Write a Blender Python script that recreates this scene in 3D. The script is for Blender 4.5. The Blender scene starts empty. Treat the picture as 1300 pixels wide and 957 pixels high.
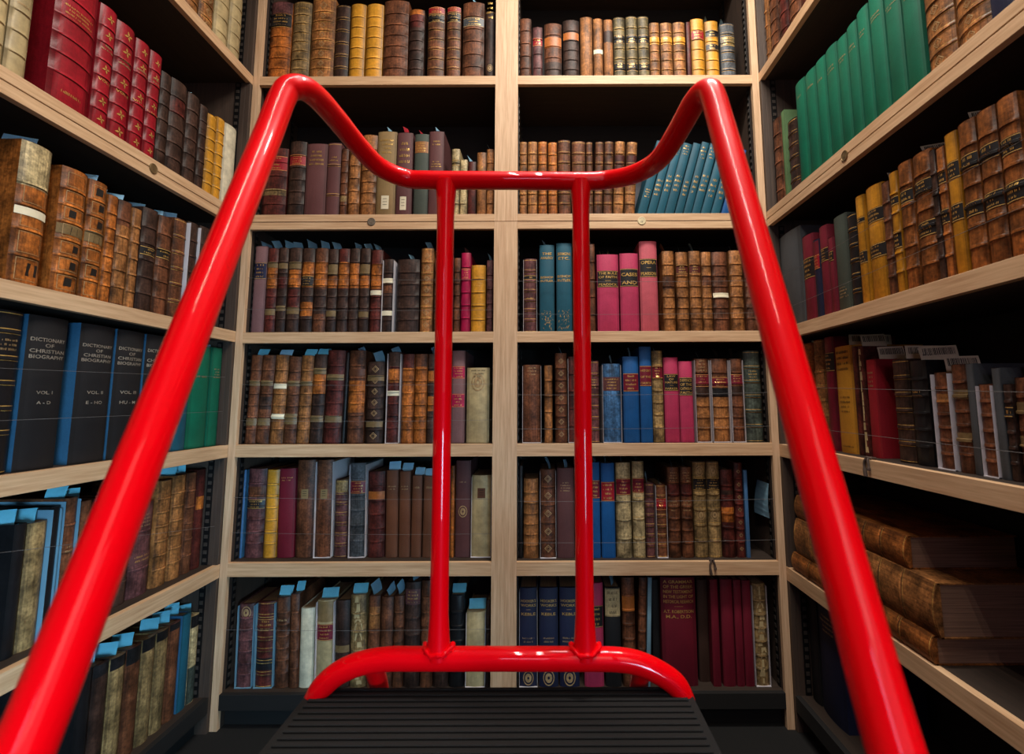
import bpy, math, random, zlib
from mathutils import Matrix, Vector
random.seed(7)
sc = bpy.context.scene
COL = sc.collection

# ------------------------------------------------------------------ survey of the place
F, PITCH, ROLL, CX, CY = 645.6, 0.1168, 0.0035, 691.6, 433.5   # measured focal length (px of a 1300 wide frame), tilt
H = 1.10                                                       # eye height
D = 1.85                                                       # front of the back bookcases
XL, XR, XC = -1.134, 0.838, -0.145                             # fronts of the side bookcases, joint of the back bays
cp, sp = math.cos(PITCH), math.sin(PITCH)

def ray(px, py):
    a, b = (px - CX) / F, -(py - CY) / F
    a, b = a * math.cos(ROLL) + b * math.sin(ROLL), -a * math.sin(ROLL) + b * math.cos(ROLL)
    return Vector((a, cp - b * sp, sp + b * cp))

def atY(px, py, Y):
    d = ray(px, py); return d * (Y / d.y) + Vector((0, 0, H))

def atX(px, py, X):
    d = ray(px, py); return d * (X / d.x) + Vector((0, 0, H))

def deep(px, py, dc):
    d = ray(px, py); return d * dc + Vector((0, 0, H))

def zAt(py, X, Y):
    """height of the point that stands at X, Y and is seen on line py"""
    k = (CY - py) / F
    return Y * (k * cp + sp) / (cp - k * sp) + H

def lin(c):
    return tuple(((v / 255) / 12.92 if v <= 10 else (((v / 255) + .055) / 1.055) ** 2.4) for v in c)

# ------------------------------------------------------------------ materials
def nt(name):
    m = bpy.data.materials.new(name); m.use_nodes = True
    n = m.node_tree.nodes; l = m.node_tree.links
    return m, n, l, n['Principled BSDF']

def noise(n, l, vec, scale, detail=4, rough=.55):
    t = n.new('ShaderNodeTexNoise'); t.inputs['Scale'].default_value = scale
    t.inputs['Detail'].default_value = detail; t.inputs['Roughness'].default_value = rough
    l.new(vec, t.inputs['Vector']); return t.outputs['Fac']

def ramp(n, l, fac, lo, hi, a, b):
    r = n.new('ShaderNodeMapRange'); r.inputs['From Min'].default_value = lo; r.inputs['From Max'].default_value = hi
    r.inputs['To Min'].default_value = a; r.inputs['To Max'].default_value = b
    l.new(fac, r.inputs['Value']); return r.outputs['Result']

def mathn(n, l, op, a, b):
    r = n.new('ShaderNodeMath'); r.operation = op
    for i, v in enumerate((a, b)):
        if isinstance(v, (int, float)): r.inputs[i].default_value = v
        else: l.new(v, r.inputs[i])
    return r.outputs[0]

def vecof(n, l, scale=(1, 1, 1), rnd=True):
    tc = n.new('ShaderNodeTexCoord'); mp = n.new('ShaderNodeMapping'); mp.inputs['Scale'].default_value = scale
    l.new(tc.outputs['Object'], mp.inputs['Vector'])
    if rnd:
        oi = n.new('ShaderNodeObjectInfo'); mm = n.new('ShaderNodeVectorMath'); mm.operation = 'SCALE'
        mm.inputs[0].default_value = (37, 19, 53); l.new(oi.outputs['Random'], mm.inputs['Scale'])
        l.new(mm.outputs[0], mp.inputs['Location'])
    return mp.outputs['Vector']

def bump(n, l, bs, h, strength, dist=.001):
    b = n.new('ShaderNodeBump'); b.inputs['Strength'].default_value = strength; b.inputs['Distance'].default_value = dist
    l.new(h, b.inputs['Height']); l.new(b.outputs['Normal'], bs.inputs['Normal'])

def colmat(name, lo, hi, scale, fine, rough, bumpk, bscale, spec=.4, streak=0, metallic=0):
    """surface whose base colour is the mesh colour 'Col', mottled by noise"""
    m, n, l, bs = nt(name)
    at = n.new('ShaderNodeAttribute'); at.attribute_name = 'Col'
    v = vecof(n, l)
    f = ramp(n, l, noise(n, l, v, scale, 6, .62), .33, .68, lo, hi)
    f = mathn(n, l, 'MULTIPLY', f, ramp(n, l, noise(n, l, v, fine, 3), .3, .7, 1 - (1 - lo) * .6, 1 + (hi - 1) * .8))
    if streak:
        v2 = vecof(n, l, (90, 90, 5))
        f = mathn(n, l, 'MULTIPLY', f, ramp(n, l, noise(n, l, v2, 2.5, 3), .3, .7, 1 - streak, 1 + streak))
    mx = n.new('ShaderNodeVectorMath'); mx.operation = 'SCALE'
    l.new(at.outputs['Color'], mx.inputs[0]); l.new(f, mx.inputs['Scale'])
    l.new(mx.outputs[0], bs.inputs['Base Color'])
    bs.inputs['Roughness'].default_value = rough
    bs.inputs['Specular IOR Level'].default_value = spec
    bs.inputs['Metallic'].default_value = metallic
    if bumpk: bump(n, l, bs, noise(n, l, v, bscale, 3), bumpk)
    return m

def plain(name, c, rough=.5, metallic=0, var=.12, scale=20, coat=0, spec=.5, sc3=(1, 1, 1), bumpk=0, bs_=200):
    m, n, l, bs = nt(name)
    v = vecof(n, l, sc3)
    f = ramp(n, l, noise(n, l, v, scale, 5), .3, .7, 1 - var, 1 + var)
    mx = n.new('ShaderNodeVectorMath'); mx.operation = 'SCALE'; mx.inputs[0].default_value = lin(c)
    l.new(f, mx.inputs['Scale']); l.new(mx.outputs[0], bs.inputs['Base Color'])
    bs.inputs['Roughness'].default_value = rough; bs.inputs['Metallic'].default_value = metallic
    bs.inputs['Coat Weight'].default_value = coat; bs.inputs['Coat Roughness'].default_value = .04
    bs.inputs['Specular IOR Level'].default_value = spec
    if bumpk: bump(n, l, bs, noise(n, l, v, bs_, 3), bumpk)
    return m

def wood(name, along, c1, c2, rough=.5):
    m, n, l, bs = nt(name)
    s = [42, 42, 42]; s[along] = 2.2
    v = vecof(n, l, tuple(s))
    g = noise(n, l, v, 2.6, 6, .6)
    s2 = [120, 120, 120]; s2[along] = 5
    g2 = noise(n, l, vecof(n, l, tuple(s2)), 2.0, 2)
    cr = n.new('ShaderNodeValToRGB'); cr.color_ramp.elements[0].position = .32; cr.color_ramp.elements[1].position = .66
    cr.color_ramp.elements[0].color = (*lin(c1), 1); cr.color_ramp.elements[1].color = (*lin(c2), 1)
    l.new(mathn(n, l, 'ADD', mathn(n, l, 'MULTIPLY', g, .7), mathn(n, l, 'MULTIPLY', g2, .3)), cr.inputs[0])
    l.new(cr.outputs[0], bs.inputs['Base Color']); bs.inputs['Roughness'].default_value = rough
    bump(n, l, bs, g2, .12)
    return m

M = {}
M['leather'] = colmat('aged_leather', .3, 1.5, 19, 130, .5, .5, 260, .28, streak=.32)
M['smooth'] = colmat('polished_leather', .72, 1.16, 14, 120, .42, .25, 260, .3, streak=.08)
M['cloth'] = colmat('book_cloth', .86, 1.1, 12, 300, .62, .25, 900, .35, streak=.05)
M['vellum'] = colmat('vellum', .72, 1.14, 14, 60, .5, .15, 120, .4, streak=.06)
M['label'] = colmat('label_leather', .8, 1.15, 40, 160, .45, .1, 300)
M['paper'] = colmat('slip_paper', .94, 1.04, 30, 100, .7, 0, 1)
M['gold'] = plain('gilt', (222, 178, 98), .35, .55, .25, 120)
M['faint'] = plain('faded_gilt', (170, 140, 98), .5, .2, .35, 120)
M['silver'] = plain('pale_lettering', (146, 136, 122), .5, .1, .3, 120)
M['ink'] = plain('black_ink', (24, 18, 12), .6, 0, .2, 120)
M['pages'] = plain('page_edges', (150, 122, 88), .85, 0, .3, 2, sc3=(260, 3, 3))
M['folio_pages'] = plain('old_page_edges', (124, 92, 74), .85, 0, .4, 2, sc3=(260, 3, 3))
M['shoe'] = plain('white_card', (205, 200, 205), .6, 0, .06)
M['oak_x'] = wood('oak_lipping', 0, (186, 144, 106), (224, 188, 148))
M['oak_z'] = wood('oak_upright', 2, (186, 146, 110), (226, 192, 156))
M['dark'] = wood('dark_stained_board', 0, (38, 28, 21), (54, 40, 30), .7)
M['base'] = wood('black_base', 0, (10, 9, 9), (16, 14, 13), .8)
M['darkv'] = wood('dark_stained_panel', 2, (54, 43, 36), (76, 60, 50), .6)
M['backp'] = wood('dark_back_panel', 0, (20, 16, 15), (28, 23, 21), .8)
M['groove'] = plain('groove_shadow', (40, 28, 20), .9, 0, .1)
M['steel'] = plain('black_steel', (26, 25, 26), .5, .6, .15)
M['slot'] = plain('strip_highlight', (84, 76, 70), .5, .6, .15)
M['wire'] = plain('wire', (120, 118, 118), .5, .4, .1)
M['disc'] = plain('disc_brass', (128, 104, 70), .45, .5, .25, 80)
M['discw'] = plain('disc_cream', (216, 200, 160), .5, 0, .2, 80)
M['discg'] = plain('disc_grey', (112, 100, 86), .5, .2, .25, 80)
M['red'] = plain('red_enamel', (240, 0, 11), .38, 0, .02, 3, coat=.5, spec=.25)
M['red'].node_tree.nodes['Principled BSDF'].inputs['Specular Tint'].default_value = (1, .10, .2, 1)
M['rubber'] = plain('black_rubber', (7, 7, 8), .9, 0, .25, 60, bumpk=.3, bs_=300)
M['shoe_blue_lit'] = plain('white_card_blue_lit', (104, 146, 168), .6, 0, .06)  # white card with the cool blue light painted into its colour
M['grey'] = plain('grey_card', (86, 96, 110), .6, 0, .08)
M['grey_dark'] = plain('grey_steel', (66, 68, 76), .5, .2, .08)
M['wall'] = plain('wall_paint', (120, 112, 100), .8, 0, .05)
M['ceil'] = plain('ceiling_paint', (200, 196, 188), .8, 0, .03)
M['floor'] = plain('dark_carpet', (9, 9, 9), .95, 0, .35, 220, bumpk=.4, bs_=500)
M['thread'] = plain('grey_cord', (74, 58, 50), .8, 0, .2, 200)

# ------------------------------------------------------------------ mesh helpers
class MB:
    def __init__(s): s.v = []; s.f = []; s.c = []; s.mi = []
    def quad(s, pts, col=None, mi=0):
        i = len(s.v); s.v += [tuple(p) for p in pts]; s.f.append(tuple(range(i, i + len(pts)))); s.c.append(col); s.mi.append(mi)
    def box(s, x0, x1, y0, y1, z0, z1, col=None, mi=0):
        i = len(s.v)
        s.v += [(x0, y0, z0), (x1, y0, z0), (x1, y1, z0), (x0, y1, z0), (x0, y0, z1), (x1, y0, z1), (x1, y1, z1), (x0, y1, z1)]
        for q in ((0, 3, 2, 1), (4, 5, 6, 7), (0, 1, 5, 4), (1, 2, 6, 5), (2, 3, 7, 6), (3, 0, 4, 7)):
            s.f.append(tuple(i + k for k in q)); s.c.append(col); s.mi.append(mi)
    def tube(s, pts, rad, n=20, caps=True):
        rads = rad if isinstance(rad, (list, tuple)) else [rad] * len(pts)
        up = None; base = len(s.v)
        for k, p in enumerate(pts):
            t = (pts[min(k + 1, len(pts) - 1)] - pts[max(k - 1, 0)]).normalized()
            if up is None:
                up = Vector((0, 0, 1)) if abs(t.z) < .9 else Vector((1, 0, 0))
            a = (up - t * up.dot(t)).normalized(); up = a; b = t.cross(a)
            for j in range(n):
                q = p + (a * math.cos(2 * math.pi * j / n) + b * math.sin(2 * math.pi * j / n)) * rads[k]
                s.v.append(tuple(q))
        for k in range(len(pts) - 1):
            for j in range(n):
                s.f.append((base + k * n + j, base + k * n + (j + 1) % n, base + (k + 1) * n + (j + 1) % n, base + (k + 1) * n + j)); s.c.append(None); s.mi.append(0)
        if caps:
            s.f.append(tuple(base + j for j in range(n))[::-1]); s.c.append(None); s.mi.append(0)
            e = base + (len(pts) - 1) * n; s.f.append(tuple(e + j for j in range(n))); s.c.append(None); s.mi.append(0)
    def build(s, name, mats, parent=None, smooth=False, bevel=0):
        me = bpy.data.meshes.new(name); me.from_pydata(s.v, [], s.f)
        mats = mats if isinstance(mats, (list, tuple)) else [mats]
        for m in mats: me.materials.append(m)
        if len(mats) > 1: me.polygons.foreach_set('material_index', s.mi)
        if any(c is not None for c in s.c):
            at = me.color_attributes.new('Col', 'FLOAT_COLOR', 'CORNER'); buf = []
            for f, c in zip(s.f, s.c):
                c = c or (.5, .5, .5)
                buf += [c[0], c[1], c[2], 1.0] * len(f)
            at.data.foreach_set('color', buf)
        if smooth: me.polygons.foreach_set('use_smooth', [True] * len(s.f))
        me.update()
        o = bpy.data.objects.new(name, me); COL.objects.link(o)
        if parent: o.parent = parent
        if smooth:
            try:
                me.set_sharp_from_angle(angle=math.radians(42))
            except Exception: pass
        if bevel:
            b = o.modifiers.new('bevel', 'BEVEL'); b.width = bevel; b.segments = 2; b.limit_method = 'ANGLE'
        return o

def empty(name, loc=(0, 0, 0), rz=0):
    o = bpy.data.objects.new(name, None); COL.objects.link(o); o.location = loc; o.rotation_euler = (0, 0, rz)
    o.empty_display_size = .05
    return o

def tag(o, label, cat, group=None):
    o['label'] = label; o['category'] = cat
    if group: o['group'] = group
    return o

def struct(o): o['kind'] = 'structure'; return o

_glyph = {}
def glyphs(text):
    """flat outline of a line of lettering: verts, faces, width, normalised to cap height 1"""
    if text not in _glyph:
        cu = bpy.data.curves.new('t', 'FONT'); cu.body = text; cu.size = 1; cu.resolution_u = 2; cu.offset = .012
        ob = bpy.data.objects.new('t', cu); COL.objects.link(ob)
        bpy.context.view_layer.update()
        me = bpy.data.meshes.new_from_object(ob.evaluated_get(bpy.context.evaluated_depsgraph_get()))
        vs = [(v.co.x, v.co.y) for v in me.vertices]; fs = [tuple(p.vertices) for p in me.polygons]
        bpy.data.objects.remove(ob); bpy.data.meshes.remove(me)
        x0 = min(v[0] for v in vs); x1 = max(v[0] for v in vs)
        _glyph[text] = ([(x - x0, y / .72) for x, y in vs], fs, x1 - x0)
    return _glyph[text]

def letter(mb, surf, xc, z, hh, maxw, text, eps):
    vs, fs, w = glyphs(text)
    hh = min(hh, maxw * .22); sx = min(maxw / w, hh * 2.0)
    i = len(mb.v)
    for x, y in vs:
        X = xc + (x - w / 2) * sx; Z = z + y * hh
        mb.v.append((X, surf(X, Z) - eps, Z))
    for f in fs: mb.f.append(tuple(i + k for k in f)); mb.c.append(None); mb.mi.append(0)

# ------------------------------------------------------------------ books
PAL = {'t': ((150, 98, 54), 'tan'), 'b': ((104, 62, 40), 'brown'), 'd': ((62, 42, 34), 'dark brown'), 'o': ((172, 98, 40), 'orange tan'),
       'm': ((208, 146, 44), 'mustard'), 'r': ((150, 22, 36), 'red'), 'c': ((172, 22, 72), 'crimson'), 'p': ((186, 52, 92), 'pink'),
       'q': ((196, 86, 100), 'pale pink'), 'u': ((96, 58, 58), 'plum brown'), 'e': ((22, 84, 104), 'teal blue'), 'n': ((12, 84, 148), 'blue'),
       'N': ((66, 110, 156), 'faded blue'), 'v': ((26, 32, 62), 'navy'), 'g': ((0, 100, 74), 'green'), 'G': ((96, 128, 84), 'pale green'),
       'l': ((104, 92, 62), 'olive'), 'w': ((186, 166, 122), 'cream'), 'W': ((214, 204, 176), 'white'), 'D': ((138, 80, 36), 'golden brown'), 'M': ((178, 120, 30), 'ochre'), 'k': ((26, 25, 27), 'black'),
       'y': ((72, 76, 80), 'slate grey'), 'a': ((120, 158, 178), 'pale blue'), 'R': ((112, 20, 40), 'burgundy'), 'z': ((64, 72, 64), 'grey green'),
       's': ((84, 148, 166), 'sky blue'), 'x': ((142, 116, 76), 'buff'), 'U': ((126, 92, 94), 'dusty mauve'), 'B': ((86, 36, 30), 'red brown')}
ORD = lambda n: f"{n}{'th' if 10 <= n % 100 <= 20 else {1: 'st', 2: 'nd', 3: 'rd'}.get(n % 10, 'th')}"
def colr(k, g=1.0): return tuple(min(1, v * g) for v in lin(PAL[k][0]))

def make_book(w, h, d, spec, fr, room=.1, face=0):
    """one book: spine towards -y, standing on z=0; fr turns a picture row into a height on the spine"""
    kind = 'cloth' if 'K' in spec['flags'] else 'vellum' if 'V' in spec['flags'] else 'leather'
    rg = random.Random(zlib.crc32(f"{w:.4f}{h:.4f}{spec['colour']}".encode()))
    base = colr(spec['colour'], rg.uniform(.9, 1.1)); hw = w / 2
    bul = min(max(.16 * w, .002), .011) * (.7 if kind == 'cloth' else 1.0)
    gilt = tuple(lin((206, 160, 84)))
    bands = [fr(y) for y in spec['b']] if spec['b'] else [h * (.1 + .8 * (i + .5) / spec['B'] + rg.uniform(-.004, .004)) for i in range(spec['B'])]
    bands = [z for z in bands if .012 < z < h - .01]
    bw = .0052 if kind == 'leather' else .0034
    pans = [(fr(b), fr(a), colr(c)) for a, b, c in spec['P']]
    lines = []
    if 'G' in spec['flags']:
        for z in bands: lines += [(z - bw / 2 - .0032, z - bw / 2 - .0018), (z + bw / 2 + .0018, z + bw / 2 + .0032)]
        lines += [(.004, .0056), (h - .007, h - .0054)]
    cuts = {0, h, .003, h - .003}
    for z in bands: cuts |= {z - bw / 2 - .0016, z - bw / 2, z + bw / 2, z + bw / 2 + .0016}
    for a, b, c in pans: cuts |= {max(0, a), min(h, b)}
    for a, b in lines: cuts |= {a, b}
    zs = [z for z in sorted(cuts) if 0 <= z <= h]
    zs = [z for i, z in enumerate(zs) if i == 0 or z - zs[i - 1] > 2e-4]
    def off(z):
        o = 0
        for b in bands:
            if abs(z - b) <= bw / 2 + 1e-6: o = .003
        if z < .002 or z > h - .002: o -= .0012
        return o
    NX = 10
    xs = [-hw + w * i / NX for i in range(NX + 1)]
    prof = lambda x: bul * min(1, abs(x / hw)) ** 2.2
    mb = MB()
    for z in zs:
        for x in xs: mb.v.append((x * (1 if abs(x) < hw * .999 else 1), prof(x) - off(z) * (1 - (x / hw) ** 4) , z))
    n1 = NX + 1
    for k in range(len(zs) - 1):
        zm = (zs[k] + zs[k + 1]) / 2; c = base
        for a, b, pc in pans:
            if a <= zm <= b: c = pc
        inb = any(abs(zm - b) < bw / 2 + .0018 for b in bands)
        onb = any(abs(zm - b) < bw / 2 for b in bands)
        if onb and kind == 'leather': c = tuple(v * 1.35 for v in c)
        elif inb and kind == 'leather': c = tuple(v * .5 for v in c)  # shadow beside the raised bands, painted into the leather colour
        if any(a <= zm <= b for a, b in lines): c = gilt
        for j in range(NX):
            e = {0: .5, 1: .82, NX - 2: .82, NX - 1: .5}.get(j, 1) if kind == 'leather' else {0: .72, NX - 1: .72}.get(j, 1)  # outer columns darkened: shade between neighbouring books painted onto the spine
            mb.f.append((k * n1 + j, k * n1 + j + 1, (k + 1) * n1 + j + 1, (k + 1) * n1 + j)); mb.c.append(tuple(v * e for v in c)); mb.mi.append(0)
    # head and tail caps, boards
    yb = bul + .006
    for z, rev in ((h, False), (0, True)):
        pts = [(x, prof(x), z) for x in xs] + [(hw, yb, z), (-hw, yb, z)]
        mb.quad(pts[::-1] if rev else pts, tuple(v * .8 for v in base))
    bt = min(.003, w * .12)
    for s in (-1, 1):
        x0, x1 = (-hw, -hw + bt) if s < 0 else (hw - bt, hw)
        mb.box(x0, x1, bul, d, 0, h, lin((44, 92, 126)) if 'J' in spec['flags'] else tuple(v * .85 for v in base))  # J: cool light falling on the boards, painted in as blue
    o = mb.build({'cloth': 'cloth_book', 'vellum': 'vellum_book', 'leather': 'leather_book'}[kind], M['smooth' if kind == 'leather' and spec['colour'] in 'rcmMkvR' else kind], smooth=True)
    pg = MB(); pg.box(-hw + bt + 2e-4, hw - bt - 2e-4, yb + 2e-4, d - .004, .003, h - .004)
    pg.build('page_block', M['pages'], o)
    # surface followers
    def surf(x, z): return prof(max(-hw, min(hw, x))) - max(0, off(z))
    def patch(name, a, b, c, wf, eps, mat, xo=0, rule=None):
        m2 = MB(); N = 8; X = [xo - hw * wf + 2 * hw * wf * i / N for i in range(N + 1)]
        rl = ((a + .0012, a + .0026), (b - .0026, b - .0012)) if rule else ()
        Z = sorted({a, b} | {z for z in zs if a < z < b} | {z for r_ in rl for z in r_})
        i0 = len(m2.v)
        for z in Z:
            for x in X: m2.v.append((x, surf(x, z) - eps, z))
        for k in range(len(Z) - 1):
            for j in range(N):
                m2.f.append((k * (N + 1) + j, k * (N + 1) + j + 1, (k + 1) * (N + 1) + j + 1, (k + 1) * (N + 1) + j)); m2.c.append(rule if any(p <= (Z[k] + Z[k + 1]) / 2 <= q for p, q in rl) else c); m2.mi.append(0)
        return m2.build(name, mat, o, smooth=True)
    def dashes(mb2, a, b, wf, eps):
        nl = max(1, min(4, int((b - a) / .009)))
        lh = (b - a) / nl
        for i in range(nl):
            z0 = a + lh * (i + .28); z1 = z0 + lh * .46
            L = w * wf * rg.uniform(.55, 1); x = -L / 2
            while x < L / 2 - .001:
                lw = rg.uniform(.0009, .0022)
                if rg.random() < .8:
                    # one illegible stroke pair
                    zt = z1 - rg.choice((0, 0, .3)) * (z1 - z0)
                    mb2.quad([(x, surf(x, z0) - eps, z0), (x + lw * .7, surf(x + lw * .7, z0) - eps, z0), (x + lw * .7, surf(x + lw * .7, zt) - eps, zt), (x, surf(x, zt) - eps, zt)])
                x += lw + .0007
    def words(par, a, b, text, eps, mat, wf=.86):
        m2 = MB()
        if text:
            ls = text.split('/'); lh = (b - a) / len(ls)
            for i, t in enumerate(ls):
                t = t.replace('_', ' ').strip()
                if not t: continue
                if t == '-':
                    zc = b - lh * (i + .5); L = w * .13
                    m2.quad([(-L, surf(-L, zc) - eps, zc - .0005), (L, surf(L, zc) - eps, zc - .0005), (L, surf(L, zc) - eps, zc + .0005), (-L, surf(-L, zc) - eps, zc + .0005)]); continue
                letter(m2, surf, 0, b - lh * (i + .82), lh * .64, w * wf, t, eps)
        else: dashes(m2, a, b, .74, eps)
        if m2.f: m2.build('lettering', mat, par)
    feats = []
    for a, b, c, t in spec['L']:
        z0, z1 = max(.001, fr(b)), min(h - .001, fr(a))
        dark = c not in 'wWxa'
        lb = patch('title_label', z0, z1, colr(c), .97, .0007, M['label'], rule=(gilt if dark else (.02, .015, .01)) if (c not in 'odbtu' or t) else None)
        if c not in 'od' or t: words(lb, z0 + .003, z1 - .003, t, .0013, M['gold'] if dark else M['ink'])
        feats.append(f"{PAL[c][1]} title label")
    for a, b, t, ink in spec['T']:
        words(o, fr(b), fr(a), t, .0009, M['ink'] if ink == 'k' else M['silver'] if ink == 's' else M['faint'] if ink == 'f' else M['gold'])
        feats.append('black lettering' if ink == 'k' else 'lettered spine')
    for a, b, c in spec['N']:
        nb = patch('spine_sticker', fr(b), fr(a), colr(c), .4, .0012, M['paper'], xo=0)
        m2 = MB()
        for i in range(3):
            z = fr(a) - (fr(a) - fr(b)) * (.25 + .22 * i)
            m2.quad([(-hw * .22, surf(0, z) - .0016, z), (hw * .22, surf(0, z) - .0016, z), (hw * .22, surf(0, z) - .0016, z + .0016), (-hw * .22, surf(0, z) - .0016, z + .0016)])
        m2.build('lettering', M['ink'], nb)
        feats.append('small spine sticker')
    for y in spec['W']:
        z = fr(y); patch('paper_band', z - .009, z + .009, colr('W', 1.25), 1.0, .0015, M['paper']); feats.append('white paper band')
    for a, b, c in spec['X']:
        patch('repair_tape', fr(b), fr(a), colr(c, .66), 1.0, .0011, M['label']); feats.append('buff tape bands')
    cells = sorted([.006] + bands + [h - .006])
    if 'F' in spec['flags'] or 'D' in spec['flags']:
        diamond = 'D' in spec['flags']
        for i in range(len(cells) - 1):
            if not diamond and i in (2, 4) and spec['T']: continue
            m2 = MB()
            zc = (cells[i] + cells[i + 1]) / 2; r = min((cells[i + 1] - cells[i]) * .3, w * .24)
            if diamond:
                for s in (1., .55):
                    R = r * s; t = R * .8
                    q = [(0, -R), (R, 0), (0, R), (-R, 0)]; qi = [(0, -t), (t, 0), (0, t), (-t, 0)]
                    for k in range(4):
                        P = [q[k], q[(k + 1) % 4], qi[(k + 1) % 4], qi[k]]
                        m2.quad([(x, surf(x, zc + z) - .0009, zc + z) for x, z in P])
            else:
                for k in range(4):
                    a = k * math.pi / 2 + .25
                    P = [(0, 0), (r * .5 * math.cos(a - .45), r * .5 * math.sin(a - .45)), (r * math.cos(a), r * math.sin(a)), (r * .5 * math.cos(a + .45), r * .5 * math.sin(a + .45))]
                    m2.quad([(x, surf(x, zc + z) - .0009, zc + z) for x, z in P])
            m2.build('gilt_diamond' if diamond else 'gilt_flower', M['faint'] if diamond else M['gold'], o)
        feats.append('tooled diamonds' if diamond else 'gilt flowers')
    if 'H' in spec['flags']:
        for i in range(len(cells) - 1):
            m2 = MB(); m3 = MB()
            a, b = cells[i] + .006, cells[i + 1] - .006
            if any(q0 < (a + b) / 2 < q1 for q0, q1, _ in pans) or b - a < .01: continue
            X = hw * .7; t = .0011
            for xa, xb, za, zb_ in ((-X, X, a, a + t), (-X, X, b - t, b), (-X, -X + t, a, b), (X - t, X, a, b)):
                N = 6
                for k in range(N):
                    u, v = xa + (xb - xa) * k / N, xa + (xb - xa) * (k + 1) / N
                    m2.quad([(u, surf(u, za) - .001, za), (v, surf(v, za) - .001, za), (v, surf(v, zb_) - .001, zb_), (u, surf(u, zb_) - .001, zb_)])
            if rg.random() < .6:
                zc = (a + b) / 2; r = min(.2 * w, (b - a) * .3); o1, o2 = rg.uniform(-.1, .2) * w, rg.uniform(-.002, .002)
                m3.quad([(x + o1, surf(x + o1, zc) - .0012, zc + z + o2) for x, z in ((-r, -r), (r * .9, -r * .9), (r, r), (-r * .8, r * 1.1))])
            m2.build('gilt_frame', M['faint'], o)
            if m3.f: m3.build('worn_patch', M['ink'], o)
    for y in spec['E']:
        zc = fr(y); r = w * .3; m2 = MB()
        for ro, ri in ((1, .84), (.62, .2)):
            for k in range(16):
                a, b = 2 * math.pi * k / 16, 2 * math.pi * (k + 1) / 16
                m2.quad([(R * r * math.cos(t), surf(R * r * math.cos(t), zc) - .001, zc + R * r * 1.3 * math.sin(t)) for R, t in ((ri, a), (ro, a), (ro, b), (ri, b))])
        m2.build('gilt_emblem', M['faint'], o); feats.append('gilt emblem')
    if 'O' in spec['flags']:       # gilt ornament panel at the foot
        m2 = MB(); z1 = h * .24
        for k in range(46):
            x = rg.uniform(-.75, .75) * hw; z = rg.uniform(.012, z1); a = rg.uniform(0, 3.14); L = rg.uniform(.003, .008)
            dx, dz = math.cos(a) * L, math.sin(a) * L; nx, nz = -math.sin(a) * .0006, math.cos(a) * .0006
            P = [(x - dx, z - dz), (x + dx * .4 + nx * 4, z + dz * .4), (x + dx, z + dz), (x + nx, z + nz)]
            m2.quad([(max(-hw * .9, min(hw * .9, p)), surf(max(-hw * .9, min(hw * .9, p)), q) - .0009, q) for p, q in P])
        m2.build('gilt_ornament', M['gold'], o); feats.append('gilt ornament at foot')
    if 'R' in spec['flags']:       # torn leather showing the pale sewing underneath
        m2 = MB(); z = .01
        while z < h - .01:
            L = rg.uniform(.008, .03); a = rg.uniform(-.5, 0) * hw; b = rg.uniform(.1, .7) * hw; z1 = min(h - .004, z + L)
            m2.quad([(a, surf(a, z) - .0009, z), (b, surf(b, z) - .0009, z), (b * .8, surf(b * .8, z1) - .0009, z1), (a * .7, surf(a * .7, z1) - .0009, z1)], colr('w', 1.1)); z = z1 + rg.uniform(0, .006)
        m2.build('torn_lining', M['vellum'], o); feats.append('torn spine')
    def sheet(name, x, y, wx, hy, tilt, turn, c, bars=False, lean=0):
        hy = min(hy, room + .002); m2 = MB(); K = 5
        R = Matrix.Translation((x, y, h - .004)) @ Matrix.Rotation(turn, 4, 'Z') @ Matrix.Rotation(tilt, 4, 'X') @ Matrix.Rotation(lean, 4, 'Y')
        for k in range(K):
            z0, z1 = hy * k / K, hy * (k + 1) / K
            P = [(-wx / 2, .25 * z0 * z0 / hy, z0), (wx / 2, .25 * z0 * z0 / hy, z0), (wx / 2, .25 * z1 * z1 / hy, z1), (-wx / 2, .25 * z1 * z1 / hy, z1)]
            m2.quad([R @ Vector(p) for p in P], c)
        if bars:
            xx = -wx * .42
            while xx < wx * .42:
                bw_ = rg.choice((.0008, .0014, .002))
                P = [(q, .25 * z * z / hy - .0006, z) for q, z in ((xx, hy * .45), (xx + bw_, hy * .45), (xx + bw_, hy * .88), (xx, hy * .88))]
                m2.quad([R @ Vector(p) for p in P], (.01, .01, .012)); xx += bw_ + rg.choice((.0008, .0012, .0018))
        m2.build(name, M['paper'], o)
    for s in spec['S']:
        c = colr(s or 'a', 1.1); sheet('bookmark_slip', rg.uniform(-.2, .3) * hw, .045, rg.uniform(.04, .06), rg.uniform(.03, .046), rg.uniform(-.15, .15), math.pi / 2 + rg.uniform(-.35, -.1), c, lean=rg.uniform(-.35, .1))
        feats.append('paper slip on top')
    for s in spec['Q']:
        bars = 'j' in s; c = colr('W', 1.1) if bars else colr(s.replace('j', '') or 's', 1.7)
        ww = max(.062, min(.11, w * 1.4)) if bars else max(.03, min(.06, w * 1.0))
        sheet('barcode_slip' if bars else 'bookmark_slip', rg.uniform(-.1, .1) * hw, .02 + rg.uniform(0, .02) + ww * .5 * abs(math.sin(face)), ww, .042 if bars else .034, rg.uniform(-.55, -.15) * (.4 if face else 1), face + rg.uniform(-.08, .08), c, bars, rg.uniform(-.06, .06))
        feats.append('barcode slip on top' if bars else 'blue slip on top')
    if 'M' in spec['flags']:
        for k in range(6): sheet('bookmark_slip', hw * (-.75 + .24 * k), .05, .03, rg.uniform(.022, .034), rg.uniform(-.2, .2), math.pi / 2 - .2, colr('w', .8), lean=rg.uniform(-.2, .2))
        feats.append('fan of tan slips')
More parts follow.
